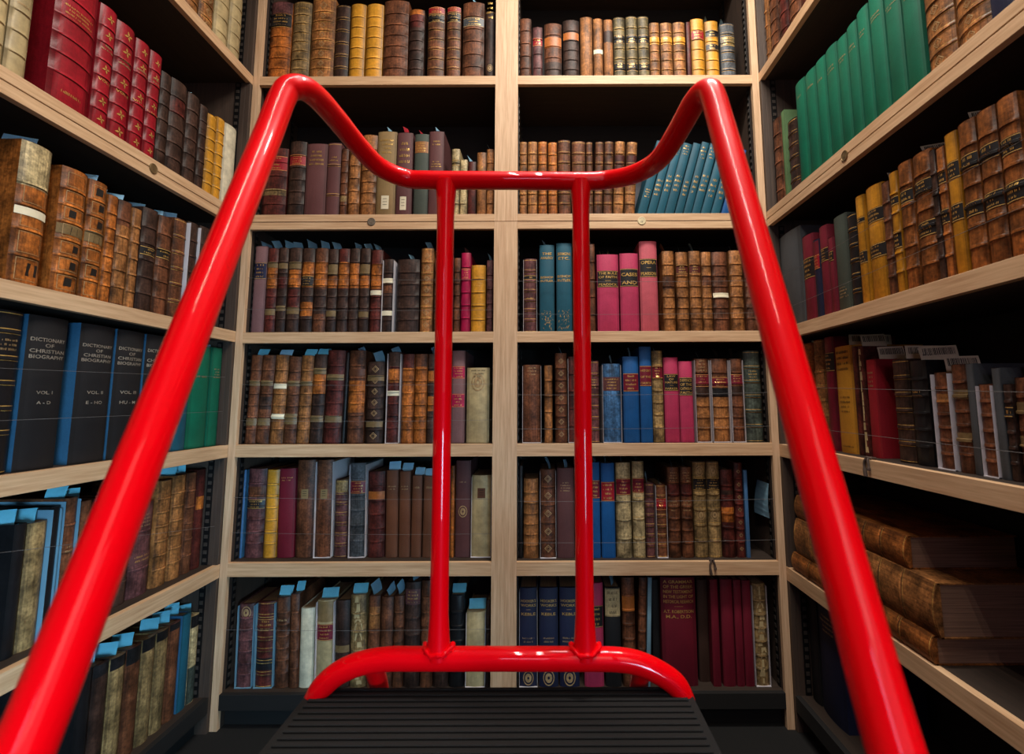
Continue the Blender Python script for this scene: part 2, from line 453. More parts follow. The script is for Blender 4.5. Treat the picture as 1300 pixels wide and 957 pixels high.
    if 'U' in spec['flags']:
        m2 = MB(); t = .0009
        m2.box(-hw - t, -hw - 1e-4, -.002, d * .9, 0, h * .98); m2.box(hw + 1e-4, hw + t, -.002, d * .9, 0, h * .98); m2.box(-hw - t, hw + t, -.003, .004, 0, .0022)
        m2.build('card_shoe', M['shoe_blue_lit' if 'Z' in spec['flags'] else 'shoe'], o); feats.append('blue-tinted white card shoe' if 'Z' in spec['flags'] else 'white card shoe')
    m = {'cloth': 'cloth', 'vellum': 'vellum', 'leather': 'leather'}[kind]
    return o, f"{PAL[spec['colour']][1]} {m} book", feats

def parse(line):
    p = line.split(); s = dict(x0=float(p[0]), x1=float(p[1]), top=float(p[2]), colour=p[3], flags='', B=0, b=[], P=[], L=[], T=[], N=[], W=[], X=[], S=[], Q=[], E=[], t=0, d=None, h=None, s=None)
    for t in p[4:]:
        k, r = t[0], t[1:]
        if k in 'KVGUFDORMZHJ': s['flags'] += t
        elif k == 'B': s['B'] = int(r)
        elif k == 'b': s['b'] = [float(v) for v in r.split(',')]
        elif k in 'PLTNX':
            q = r.split(':'); a, b = (float(v) for v in q[0].split('~'))
            if k == 'L': s['L'].append((a, b, q[1], q[2] if len(q) > 2 else ''))
            elif k == 'T':
                q = q + ['', '']
                if q[1] in ('f', 'k', 's', 'x'): q[1:3] = ['', q[1]]
                s['T'].append((a, b, q[1], q[2]))
            else: s[k].append((a, b, q[1]))
        elif k in 'WE': s[k].append(float(r))
        elif k in 'SQ': s[k].append(r)
        elif k in 'tdhs': s[k] = float(r)
    return s

def finish(o, desc, feats, n, where, group, used={}):
    f = feats[0] if feats else None
    lab = f"{desc}{' with ' + f if f else ''}, {ORD(n)} from left, {where}"
    if len(lab.split()) > 16: lab = f"{desc}, {ORD(n)} from left, {where}"
    tag(o, lab, 'book', group)

SH = dict(S1=1.262, S2=.7025, S3=.2547, S4=-.1511, S5=-.5570, S6=-.985)
SETB = .03
GAP = dict(S1=.53, S2=.52, S3=.385, S4=.363, S5=.36, S6=.374)
def back_row(data, ox, oy, s, base, shelf, where, group, setb=SETB, lo=None, hi=None):
    zb = SH[shelf] + H; Y = D + setb; prev = lo
    n = 0
    for line in data.strip().splitlines():
        if not line.strip(): continue
        sp_ = parse(line); n += 1
        Yb = Y + (sp_['s'] or 0)
        by = CY - 0  # picture row of the foot is fixed by the shelf itself
        def X_of(cx, cz): return atY(ox + cx / s, oy + cz / s, Yb).x
        xa, xb = X_of(sp_['x0'], base), X_of(sp_['x1'], base)
        if prev is not None and xa < prev: xa = prev
        if hi is not None and xb > hi: xb = hi
        if xb - xa < .006: continue
        prev = xb
        xm = (xa + xb) / 2
        zt = sp_['h'] + zb if sp_['h'] else zAt(oy + sp_['top'] / s, xm, Yb)
        h = min(zt - zb, GAP[shelf] - .012)
        if sp_['t']:
            pxm = (sp_['x0'] + sp_['x1']) / 2
            a0, a1 = X_of(pxm, base), X_of(pxm + sp_['t'], sp_['top'])
            ang = math.atan2(a1 - a0, h)
        else: ang = 0
        if abs(ang) < .012: ang = 0
        w = (xb - xa) * math.cos(ang) * .985 - .0006
        if 'U' in sp_['flags']: w -= .002
        hb = h / math.cos(ang) - abs(math.sin(ang)) * w * .5
        fr = lambda y: (zAt(oy + y / s, xm, Yb) - zb) / math.cos(ang)
        d = sp_['d'] or min(.235, max(.12, hb * .68 + random.uniform(-.01, .012)))
        o, desc, feats = make_book(w, hb, d, sp_, fr, GAP[shelf] - h - .004)
        o.location = (xm, Yb, zb + .0005 + abs(math.sin(ang)) * w / 2); o.rotation_euler = (0, ang, 0)
        finish(o, desc, feats, n, where, group)

def side_row(data, ox, oy, s, Zs, left, where, group, setb=.025, ylim=None):
    zb = Zs + H; X = (XL - setb) if left else (XR + setb); n = 0
    prev = None
    for line in data.strip().splitlines():
        if not line.strip(): continue
        sp_ = parse(line); n += 1
        Xb = X + (-(sp_['s'] or 0) if left else (sp_['s'] or 0))
        def Yof(cx): return (F * Xb / (ox + cx / s - CX) - Zs * sp) / cp
        ya, yb = sorted((Yof(sp_['x0']), Yof(sp_['x1'])))
        yb = min(yb, D - .021)
        if prev is not None:
            if left and ya < prev: ya = prev
            if not left and yb > prev: yb = prev
        if yb - ya < .005: continue
        prev = yb if left else ya
        ym = (ya + yb) / 2
        h = sp_['h'] or zAt(oy + sp_['top'] / s, Xb, yb) - zb
        gap = GAP[min(SH, key=lambda k: abs(SH[k] - Zs))]
        h = min(h, gap - .012)
        w = (yb - ya) * .985 - .0006
        if 'U' in sp_['flags']: w -= .002
        ht = h
        top = sp_['top']
        # rows of features are read at the middle of the spine
        def fr(y):
            return zAt(oy + y / s, Xb, ym) - zb
        d = sp_['d'] or min(.27, max(.13, h * .68))
        o, desc, feats = make_book(w, h, d, sp_, fr, gap - h - .004, -1.1 if left else 1.2)
        o.location = (Xb, ym, zb + .0005); o.rotation_euler = (0, 0, math.pi / 2 if left else -math.pi / 2)
        finish(o, desc, feats, n, where, group)

# ------------------------------------------------------------------ the rows of books: left, right, top edge, colour, features (read off in rows of one close-up each)
BL = lambda sh: f"{sh} shelf, left back bay"
BR = lambda sh: f"{sh} shelf, right back bay"
XLL, XLR = XL + .0315, XC - .0495
XRL, XRR = XC + .0495, XR - .0315

back_row('''
90 212 0 o B6 P-200~58:u L60~126:k h.345
216 306 0 x B7 G T28~42 h.345
310 426 0 t B7 G D h.36
428 498 0 d B5 G h.33
502 576 0 m B6 G h.335
580 663 0 m B6 G h.335
666 788 0 b B6 h.35
792 866 0 d B6 P5~66:o P66~130:B h.31
884 966 0 b B6 G L8~62:r L66~105:k h.32
978 1046 0 b B6 G L8~55:r L60~105:k h.32
1056 1162 8 b B5 L82~125:y S
1168 1222 0 d G T5~95 E330 h.30
''', 310, 0, 3.8235, 368, 'S1', BL('top'), 'books on the top shelf of the left back bay', lo=XLL, hi=XLR)

back_row('''
70 132 88 b B4
139 187 130 u B3 L185~222:r
195 281 112 b B4 L180~230:o P300~364:d
287 367 96 d B5 L158~195:o
372 432 82 t
436 482 90 t W252
487 532 95 t P150~205:d
536 592 84 l G B5 L170~212:k L305~346:k
597 653 80 l G B5 L170~212:k L305~346:k
656 709 80 l G B5 L170~212:k L305~346:k
712 761 110 t B5 G L180~216:m
766 824 110 t B5 G L180~216:m
828 888 108 t B5 G L180~216:m
893 913 108 B
917 981 92 m B5 G L150~195:r
986 1051 103 m B5 G L150~182:k L215~248:k S
1060 1131 115 y B5 G L180~225:l S
''', 640, 0, 3.8235, 364, 'S1', BR('top'), 'books on the top shelf of the right back bay', lo=XRL, hi=XRR)

back_row('''
75 192 330 B B4 L370~440:r P530~560:x
200 282 298 d B5 L365~415:r
285 388 310 u K T340~420
390 456 307 u K B2 G T370~400
458 493 335 b B5 P565~592:x
496 552 290 t B5
556 632 268 t B6
634 728 252 x K T285~365 N565~630:W S
730 808 258 u K T298~415 N570~635:W Sr
818 887 265 z K L302~357:t Sr
889 962 252 u K T295~325 T395~430 S
1002 1042 338 w B4 L390~420:l
1044 1080 390 w B3
1083 1122 400 B S
1127 1172 355 t T420~440
1174 1218 340 t B4 S
''', 310, 100, 3.8235, 657, 'S2', BL('second'), 'books on the second shelf of the left back bay', lo=XLL, hi=XLR)

back_row('''
66 111 305 t B6 G
114 162 304 t B6 G
166 209 304 o B6 G
214 259 308 o B6 G
263 325 297 b B6 G
331 399 303 b B6 G
402 434 307 b B6 G
436 477 306 b B6 G t8
481 525 304 b B6 G t8
529 579 304 t B6 G t10 P370~470:B
583 635 307 t B6 G t14 P370~450:B
645 689 304 e K t98 T540~585:x T330~400
692 733 310 e K t98 T490~580
735 775 315 e K t97 T470~560 T330~380
777 823 315 e K t95 T470~560:x T330~380
826 865 315 e K t95 T500~580
868 906 310 e K t95 T470~570 T335~400
908 950 318 e K t95 T470~560 T340~400
953 999 330 e K t95 T490~590
1002 1046 330 e K t95 T500~600
1052 1090 345 n K t92
''', 640, 100, 3.8235, 657, 'S2', BR('second'), 'books on the second shelf of the right back bay', lo=XRL, hi=XRR)

back_row('''
66 126 100 U K L180~260:v Sa
128 180 110 B B6 X178~205:x P205~305:o X405~435:x Sa
182 230 108 d B6 X183~210:x P250~305:B X390~415:x Sa
233 296 108 d B6 X178~210:x P215~300:o P310~400:B X398~430:x S
299 360 110 d B6 P180~300:o L245~295:k P372~440:o S
362 426 110 b B6 P180~300:o P310~430:d Sa
428 477 115 d B6 X190~240:x P245~305:o X415~443:x S
479 533 113 B B6 P180~305:o P310~520:d
535 584 112 d B6 P185~305:o S
586 636 112 d B6 X190~240:x P245~305:o X420~447:x Sa
641 698 120 B B6 P190~310:o W328 S
700 757 165 d B5 W270 W428 P290~330:b U
770 880 165 d B5 S
888 948 112 t B6 G D S
955 988 160 b B5
990 1050 158 B B5 S
1052 1083 160 b B5
1086 1133 135 c B5 L212~265:c Su
1136 1207 195 m B4 G T278~302
1212 1251 172 u B4 S
''', 300, 285, 3.8235, 518, 'S3', BL('third'), 'books on the third shelf of the left back bay', lo=XLL, hi=XLR)

back_row('''
92 160 165 u B6 G L246~268:k T350~368 U
172 246 98 e K T132~172:THE/ANALOGY T248~282:BISHOP/BUTLER O S
255 332 90 e K T132~175:SERMONS/ETC. T242~280:BISHOP/BUTLER O
338 396 92 b B5
412 446 95 b B4 S
455 562 145 p K L225~305:k:THE_RULE/OF_FAITH/-/PEACOCK M
568 660 140 p K L216~302:k:CASES/AND
666 754 82 q K L168~256:k:OPERA/-/PEARSON
778 837 130 t B6 P255~315:b Sw
846 905 135 t B6 L198~242:B S
911 968 130 t B6 L198~242:B S
971 1020 135 t B6 P250~300:b S
1024 1101 135 b B6 W346 Sy
1110 1175 128 t B6 S
1184 1240 135 b B6
1248 1300 140 b B6
''', 640, 285, 3.8235, 516, 'S3', BR('third'), 'books on the third shelf of the right back bay', lo=XRL, hi=XRR)

back_row('''
65 121 72 b B6 X193~218:x X372~405:x t38 Q
122 183 72 b B6 X193~218:x X372~405:x t38 P270~330:d
187 250 72 t B6 W220 W363 t34 Qa
252 312 80 b B6 X195~220:x X350~400:x t32
314 373 75 t B6 X197~218:x t30 Q
375 437 70 d B6 X135~163:x X360~390:x P165~258:o t28 Q
440 525 50 B B6 X165~193:x X360~392:x t26
530 544 62 k t26
551 630 52 b B6 P195~260:o P262~345:o X140~170:b t22 S
640 722 105 d B6 D X170~196:x X388~414:x t14 S
737 802 60 B B6 P-20~130:d P140~205:o W255 t14 U S
808 866 70 o B6 P-20~135:B t8
868 928 70 o B6 P-20~130:b t8
931 972 70 d B6 P150~205:o P270~340:o t8 S
976 1045 65 b B6
1048 1110 55 U K L128~187:c L258~322:c
1118 1228 135 w V T142~185::k E205
''', 290, 430, 3.714, 493, 'S4', BL('fourth'), 'books on the fourth shelf of the left back bay', lo=XLL + .004, hi=XLR)  # the thin black book in this row is added for a shadowed gap

back_row('''
48 139 122 b B0 T130~175:f U
153 192 125 t B4
205 262 68 b B6 D S
266 300 85 B B4 U
304 366 100 b B4
368 415 105 u B6 G L185~240:u S
430 521 118 N L182~246:u U S
530 606 85 n K L165~250:R S
610 668 28 n K L130~225:R:HISTORY/OF_THE/CHURCH S
670 722 58 x B6 G L130~190:R S
726 796 90 p K L168~248:k:LAW/OF/NATURE/-/PARKER S
798 864 108 p K L185~270:k:DEFENCE/OF_THE/CATHOLIC/FAITH
873 945 97 b B6 L170~230:R P230~275:d P280~480:t T100~160:f U Sy
951 1037 97 t B6 L185~232:R P235~278:k P98~180:b U Sy
1043 1106 97 b B6 L170~225:R P228~270:d U Sy
1112 1192 60 z B5 G T150~205 S
''', 650, 430, 3.714, 489, 'S4', BR('fourth'), 'books on the fourth shelf of the right back bay', lo=XRL, hi=XRR)

back_row('''
32 60 75 N K J t27
66 154 70 u B6 P155~205:b L215~260:k t21
157 217 75 m B6 G t20
224 303 70 R K T108~132 t14
308 393 30 b N168~213:x t14
398 484 30 b N168~213:x t14 U
492 553 125 u B6 G P120~185:x t10
563 644 45 y B5 L130~190:R t8 U
650 732 85 B B5 L180~218:o t6
738 795 80 b K T150~175:f t6 Qa
800 853 85 b K T150~175:f t6 Qa
857 905 105 b K T150~172:f Qa
912 970 108 b K T150~172:f Qa
975 1042 100 b K
1044 1061 60 o
1066 1138 35 u K T130~142:f E275
1141 1238 105 w V N165~212:b U
''', 290, 575, 3.714, 487, 'S5', BL('fifth'), 'books on the fifth shelf of the left back bay', setb=.055, lo=XLL, hi=XLR)

back_row('''
27 50 60 k
54 125 122 t B6
132 210 78 b B4 D U S
214 296 72 u K T135~185:f S
302 372 50 n K
374 420 45 n K L130~215:R S
425 491 50 n K L138~228:r S
497 569 48 w B4 L122~200:R S
576 633 42 w B4 G L120~190:R Sy
636 679 145 u G B6 S
685 738 150 b B6 G L215~272:r U Sa
744 803 70 b B6 P150~210:B T90~140:f T225~280:f Sa
808 863 70 b B6 P150~210:B T90~140:f T225~280:f Sa
868 931 45 x B5 G L120~180:k E88 E295
934 996 45 x B5 G L120~180:k E88 E295
1000 1061 82 B B5 P180~200:d P260~330:o Sa
1065 1107 50 B B6 D
1110 1128 85 N K
''', 650, 575, 3.714, 500, 'S5', BR('fifth'), 'books on the fifth shelf of the right back bay', setb=.042, lo=XRL, hi=XRR)

back_row('''
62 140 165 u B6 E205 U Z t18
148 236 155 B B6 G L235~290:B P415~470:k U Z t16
239 304 135 b B6 T230~250:f Q t14
308 350 120 b B4 Q t12
353 418 185 W V t12
428 513 150 w V L260~335:R P155~250:x U t10 Q
517 584 150 d X358~390:x t8
588 660 125 x B4 R t6 Q
664 718 130 b B4 P180~280:t S
722 780 135 b S
783 830 130 b B5 S
833 906 68 d B5 L100~170:u S
910 966 60 b B6 P60~230:b S
970 1040 110 d B4
1044 1112 130 k B5 Q
1120 1212 205 w V U Q
1215 1246 150 d B4
''', 280, 720, 3.611, 560, 'S6', BL('bottom'), 'books on the bottom shelf of the left back bay', setb=.04, lo=XLL, hi=XLR)

back_row('''
68 154 95 v K T145~225:HOOKER'S/WORKS/-/KEBLE T318~350:f E508 B0 U
160 250 95 v K T145~225:HOOKER'S/WORKS/-/KEBLE T318~350:f E508
255 348 95 v K T145~225:HOOKER'S/WORKS/-/KEBLE T318~350:f E508
370 461 75 p K L178~278:k
468 541 95 k K L100~228:w S
548 609 45 b B6 L135~205:o
612 650 45 b B5 t6
652 672 40 a K t6
688 722 60 k K s.03
726 895 50 R K T58~240:A_GRAMMAR/OF_THE_GREEK/NEW_TESTAMENT/IN_THE_LIGHT_OF/HISTORICAL_RESEARCH/-/A.T._ROBERTSON/M.A.,_D.D.
900 950 60 d K s.03
955 999 60 R K
1010 1068 60 R K
1071 1108 62 R K
1111 1153 65 R K
1156 1226 80 x B6 R U
''', 640, 720, 3.611, 560, 'S6', BR('bottom'), 'books on the bottom shelf of the right back bay', setb=.04, lo=XRL, hi=XRR)

LW = lambda sh: f"{sh} shelf, left wall"
RW = lambda sh: f"{sh} shelf, right wall"
side_row('''
770 838 0 m B5 h.30
842 902 0 t B5 h.31
905 968 0 t B5 G D h.30
972 1032 0 w V B4 h.29
1036 1088 0 w V B4 h.28
''', 0, 0, 3.544, 1.2620, True, LW('top'), 'books on the top shelf of the left wall')

side_row('''
-90 18 0 w V B6 h.36
22 122 0 w V B6 T10~30:f h.37
218 408 0 r b20,110,190,270,355 T50~115 T415~440 h.405 d.26
411 490 70 r Qa B6 F T200~232:f T352~370:VOL_I
492 576 150 r B6 F T265~300:f T407~425:VOL_II
580 643 215 r B6 F T310~342:f T449~467:VOL_III
646 700 262 r B6 F T345~380:f T499~517:VOL_IV Qa
702 750 350 d B5
753 825 400 d B5 P450~520:B
828 880 450 d B5 Qa
883 917 490 d B5 L550~580:d
919 958 535 m B6 G
960 995 548 m B6 G
997 1066 592 W V
''', 0, 0, 3.544, .7025, True, LW('second'), 'books on the second shelf of the left wall')

side_row('''
42 196 160 o b310,410,520,640 P60~325:w W440 H Qa
246 374 270 o B6 X500~545:x H
376 464 315 o B6 X530~580:x H Qa
467 515 370 o B6 Qa
520 584 400 b B5 P500~860:t Qa
587 630 430 t B5
640 713 440 d B5 L600~640:k Qa
717 783 475 b B5 L610~655:k Qa
790 850 485 b B5 G Qa
853 905 500 d B5 U
910 960 520 d B5
965 1010 535 b B5
''', 0, 150, 3.682, .2587, True, LW('third'), 'books on the third shelf of the left wall')

side_row('''
-110 42 125 k b215,340,455,575,690 G T245~310:f
62 262 150 k K J T245~350:DICTIONARY/OF/CHRISTIAN/BIOGRAPHY:s T490~560:VOL._I//A_-_D:s
322 492 178 k K J T275~365:DICTIONARY/OF/CHRISTIAN/BIOGRAPHY:s T490~560:VOL._II//E_-_HO:s
502 636 205 k K J T290~380:DICTIONARY/OF/CHRISTIAN/BIOGRAPHY:s T490~560:VOL._III//HU_-_M:s
645 752 228 k K J T300~390:DICTIONARY/OF/CHRISTIAN/BIOGRAPHY:s T490~560:VOL._IV//N_-_Z:s
800 868 290 e K
871 962 295 g K T420~440:f
966 1046 300 g K T390~440:f Qa
1049 1072 290 a K
''', 0, 360, 3.681, -.1511, True, LW('fourth'), 'books on the fourth shelf of the left wall')

side_row('''
0 52 280 k Q
60 142 270 x B0 Q
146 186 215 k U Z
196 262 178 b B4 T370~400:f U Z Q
268 320 190 b Q
325 375 180 d B4
380 432 170 d
436 494 165 d B4
500 585 195 u B2 T245~300:f L400~440:u
597 651 112 t B6
656 708 92 t B6 Q
711 748 84 b B5 Q
752 784 72 B P180~230:o
788 848 70 n K J L140~250:r
''', 0, 570, 3.0875, -.5590, True, LW('fifth'), 'books on the fifth shelf of the left wall', setb=.05)

side_row('''
262 322 850 k
326 392 815 d P700~880:k Q
398 462 785 x P700~850:k Q
466 526 750 b P700~830:k Q
530 584 715 x P660~780:k
588 636 690 x P630~740:k Q
640 684 662 b P600~700:k Q
688 724 630 e K J Q
727 766 635 w P600~690:k P845~1000:z Q
770 800 610 x B0 P590~680:d
803 836 600 d
''', 0, 570, 3.0875, -.9850, True, LW('bottom'), 'books on the bottom shelf of the left wall', setb=.04)

side_row('''
98 128 0 t B4 h.29
131 164 0 b B5 h.30
168 202 0 B B4 h.31
206 250 0 b B5 h.30
254 292 0 B h.30
''', 940, 0, 3.3, 1.2660, False, RW('top'), 'books on the top shelf of the right wall')

side_row('''
150 180 525 b B5
183 205 478 G K s.01
208 246 532 d B5 G
251 292 372 g K T400~420:f
294 338 330 g K T360~380:f
340 381 280 g K T330~350:f
383 431 232 g K T280~310:f
433 476 188 g K T240~270:f
478 520 132 g K T190~220:f
522 570 72 g K T130~160:f
573 632 -8 g K T60~90:f
636 702 -50 g K T20~50:f
705 780 -110 g K T-30~0:f
786 902 -150 t B6 G D
908 1046 -220 t B6 G D
1052 1160 -300 v K
''', 940, 0, 3.3, .7055, False, RW('second'), 'books on the second shelf of the right wall')

side_row('''
104 194 590 y K d.2
198 244 590 R K L668~750:k
247 270 600 v K P600~660:R L655~712:r
273 306 548 R K L628~682:k
309 328 590 R K L640~680:k
331 385 512 z K T780~830:f
388 424 500 k B5 G
427 461 428 M P430~500:m L505~528:k L640~690:k
464 534 400 M L470~525:k L612~668:k
538 569 372 b B5 Qj
572 605 332 M L420~455:k L565~630:k B5
607 662 300 D B5 L395~448:k
666 742 268 D B6 L355~412:k L520~582:k Qj
746 770 240 d B5
773 806 232 D B5 L320~370:k L470~530:k
809 861 180 M L280~350:k L450~520:k
864 938 140 D Qj B6 L250~312:k L440~500:k
943 1026 95 D B6 L210~275:k L400~470:k
1030 1120 45 D B6 L180~250:k L360~440:k
''', 960, 120, 3.191, .2527, False, RW('third'), 'books on the third shelf of the right wall')

side_row('''
140 184 225 t B4
187 243 218 o B5 Qj
246 299 202 t B6 G
302 346 160 R L255~342:k d.2
350 436 232 m K T240~345::k T452~540::k T685~700::k Qj
439 464 228 B Qj
467 494 230 B R
500 548 290 r K T340~420:f Qj
618 698 292 d B5 G Qj
701 782 297 k B5 T430~470 Qj Qj
816 900 350 b B6 P450~500:t U Qj
905 980 315 b B6 X430~475:x X630~675:x
984 1022 310 y K
1030 1104 405 b B5 U
1108 1150 330 y K
1155 1196 405 d B5 L510~560:k
1199 1330 375 b Qj B5 X490~545:x X650~700:x
''', 970, 380, 3.682, -.1541, False, RW('fourth'), 'books on the fourth shelf of the right wall', setb=.05)

side_row('''
236 330 505 k K
334 440 520 v K T640~720:f
''', 940, 590, 3.3, -.985, False, RW('bottom'), 'books on the bottom shelf of the right wall', setb=.05)

# large folios lying on their sides on the right, spines to the aisle
def folio(x0, x1, z0, z1, setb, depth, label, n):
    Xf = XR + setb
    ya, yb = sorted(((F * Xf / (x0 - CX) - (z0 - H) * sp) / cp, (F * Xf / (x1 - CX) - (z0 - H) * sp) / cp))
    yb = min(yb, D - .04)
    w, L = z1 - z0, yb - ya
    spec = parse(f'0 0 0 b B6 {"P-1~-1:b"}'); spec['P'] = []
    spec['b'] = []; spec['B'] = 6; spec['flags'] = 'G'
    spec['colour'] = ['D', 't', 'D'][n]
    o, desc, _ = make_book(w, L, depth, spec, lambda y: 0)
    for c in o.children:
        if c.name.startswith('page_block'): c.data.materials[0] = M['folio_pages']
    # local: x thickness -> world z, z length -> world y, -y spine -> world -x
    R = Matrix(((0, 1, 0), (0, 0, -1), (-1, 0, 0))).transposed()
    R = Matrix(((0, 1, 0, 0), (0, 0, 1, 0), (1, 0, 0, 0), (0, 0, 0, 1)))
    o.matrix_world = Matrix.Translation((Xf, ya, z0 + w / 2)) @ R
    tag(o, label, 'book', 'large folios lying flat on the right wall')
    return ya, yb
FOL = [((1008, 700), (1149, 729), (1146, 693), .012, .27), ((1008, 700), (1188, 805), (1182, 753.6), .004, .29), ((999, 700), (1182, 849), (1182, 822), .0, .30)]
zs_ = []
z0 = -.573 + H + .0005
tops = []
for (fa, nb, ntop, setb, dep) in FOL:
    tops.append(atX(ntop[0], ntop[1], XR + setb).z)
th = [max(.06, z) for z in (tops[2] - z0, tops[1] - tops[2], tops[0] - tops[1])]
zc = z0
labs = ['scuffed brown folio at the bottom of three stacked flat on right wall shelf', 'thick dark brown folio in the middle of three stacked flat on right wall shelf', 'brown gilt folio on top of three stacked flat on right wall shelf']
for k, i in enumerate((2, 1, 0)):
    fa, nb, ntop, setb, dep = FOL[i]
    folio(fa[0], nb[0], zc, zc + th[k], setb, dep, labs[k], k)
    zc += th[k] + .0005

# ------------------------------------------------------------------ bookcases
LIP = .018
def board(name, x0, x1, y0, y1, z0, z1, mat, parent, bevel=.0008):
    m = MB(); m.box(x0, x1, y0, y1, z0, z1); return m.build(name, mat, parent, bevel=bevel)

def disc(parent, x, z, text, mat, r=.0152, ink='ink'):
    m = MB(); N = 28
    for a, b, y0, y1 in ((1, .84, -.0022, -.0022),):
        pass
    ring = lambda R, y: [(x + R * r * math.cos(2 * math.pi * k / N), y, z + R * r * math.sin(2 * math.pi * k / N)) for k in range(N)]
    prof = [(1, 0), (1, -.002), (.86, -.0028), (.82, -.002), (0.001, -.002)]
    rr = [ring(R, y) for R, y in prof]
    for i in range(len(rr) - 1):
        for k in range(N):
            m.quad([rr[i][k], rr[i][(k + 1) % N], rr[i + 1][(k + 1) % N], rr[i + 1][k]])
    nf = len(m.f)
    letter(m, lambda a, b: -.002, x, z - r * .42, r * .85, r * 1.3, text, .0005)
    m.mi = [0] * nf + [1] * (len(m.f) - nf)
    return m.build('number_disc', [mat, M[ink]], parent)

def strip(parent, face, u, z0, z1, along):
    """slotted shelf standard on a panel; along 'y' = lies on a side panel (normal x), 'x' on an end panel seen in local x"""
    m = MB(); sgn, pos = face
    a, b = (pos, pos + sgn * .003); a, b = min(a, b), max(a, b)
    m.box(a, b, u, u + .02, z0, z1)
    nf = len(m.f)
    a2, b2 = (pos + sgn * .003, pos + sgn * .0046); a2, b2 = min(a2, b2), max(a2, b2)
    z = z0 + .01
    while z < z1 - .01:
        m.box(a2, b2, u + .004, u + .016, z, z + .012); z += .026
    m.mi = [0] * nf + [1] * (len(m.f) - nf)
    return m.build('shelf_standard', [M['steel'], M['slot']], parent)

SHELVES = [(1.83, .036), (1.262, .036), (.7025, .058), (.2547, .040), (-.1511, .044), (-.557, .046), (-.985, .05)]
def bookcase(root, W, dp, wl, wr, dz, discs, wires, top=2.2, far=0):
    """front at y=0, x from 0 to W"""
    zj = .7025 + H - .029 + dz[2]
    for s, x0, x1 in ((1, 0, wl), (-1, W - wr, W)):
        for za, zb_ in ((0, zj - .001), (zj + .001, top + H)):
            p = board('side_panel', x0, x1, LIP, dp, za, zb_, M['darkv'], root)
            board('edge_lipping', x0, x1, .0005 if far == -s else 0, LIP, za, zb_, M['darkv' if far == -s else 'oak_z'], p)
        xin = x1 if s > 0 else x0
        for u in (.035, dp - .07):
            for k in range(len(SHELVES) - 1):
                zt = SHELVES[k][0] + dz[k] - SHELVES[k][1] + H - .002; zl = SHELVES[k + 1][0] + dz[k + 1] + H + .002
                strip(root, (s, xin), u, zl, zt, 'y')
    board('back_panel', wl, W - wr, dp - .012, dp, .06, top + H - .03, M['backp'], root)
    board('top_panel', wl, W - wr, 0, dp, top + H - .03, top + H, M['dark'], root)
    board('plinth', wl, W - wr, .04, dp - .02, 0, -.985 + dz[6] + H - .05, M['base'], root)
    lx0, lx1 = (0 if far < 0 else wl), (W if far > 0 else W - wr)
    if far: lx0, lx1 = (lx0 + .001, lx1) if far < 0 else (lx0, lx1 - .001)
    for k, (z, t) in enumerate(SHELVES):
        z = z + H + dz[k]
        last = k == len(SHELVES) - 1
        sh = board('shelf', wl, W - wr, LIP, dp - .012, z - min(t, .036), z, M['dark'], root)
        if last:
            board('edge_lipping', wl, W - wr, .0, LIP, z - t, z, M['base'], sh)
        elif k == 2:
            lp = board('edge_lipping', lx0, lx1, 0, LIP, z - .0275, z, M['oak_x'], sh)
            board('edge_lipping', lx0, lx1, 0, LIP, z - t, z - .0305, M['oak_x'], sh)
            board('shadow_groove', lx0, lx1, .004, LIP, z - .0305, z - .0275, M['groove'], sh, 0)
            for (x, text, mat, ink) in discs: disc(sh, x, z - .029, text, M[mat], ink=ink)
        else: board('edge_lipping', lx0, lx1, -.0008 if far else 0, LIP, z - t, z, M['oak_x'], sh)
    for (xa, za, xb, zb_) in wires:
        pts = [Vector((xa + (xb - xa) * i / 12, .010, za + (zb_ - za) * i / 12 - .004 * math.sin(math.pi * i / 12))) for i in range(13)]
        m = MB(); m.tube(pts, .0005, 6); m.build('retaining_wire', M['wire'], root)
    return root

Z0 = [0] * 7
def bw(x0, W, wl, wr, ys):
    out = []
    for y, y2 in ys:
        za = atY(x0[0], y, D).z; zb_ = atY(x0[1], y2, D).z
        out.append((wl, za, W - wr, zb_))
    return out
Wb = XC - XL
b1 = empty('bookcase', (XL, D, 0)); tag(b1, 'left bay of the oak edged back bookcase, under the number 12 disc', 'bookcase', 'bookcases lining the alcove')
pd = atY(471.6, 281.8, D)
bookcase(b1, Wb, .32, .026, .044, Z0, [(pd.x - XL, '12', 'discg', 'ink')], bw((300, 625), Wb, .026, .044, [(352, 354), (392, 392.5), (488, 487), (534, 533), (632, 634), (677, 678.5), (801, 800)]))
b2 = empty('bookcase', (XC, D, 0)); tag(b2, 'right bay of the oak edged back bookcase, under the number 13 disc', 'bookcase', 'bookcases lining the alcove')
pd = atY(814.7, 281.3, D); Wr = XR - XC
bookcase(b2, Wr, .32, .044, .026, Z0, [(pd.x - XC, '13', 'discw', 'ink')], bw((657, 980), Wr, .044, .026, [(356, 355), (398, 396), (501, 498), (544.5, 541), (637, 634), (690, 686)]))

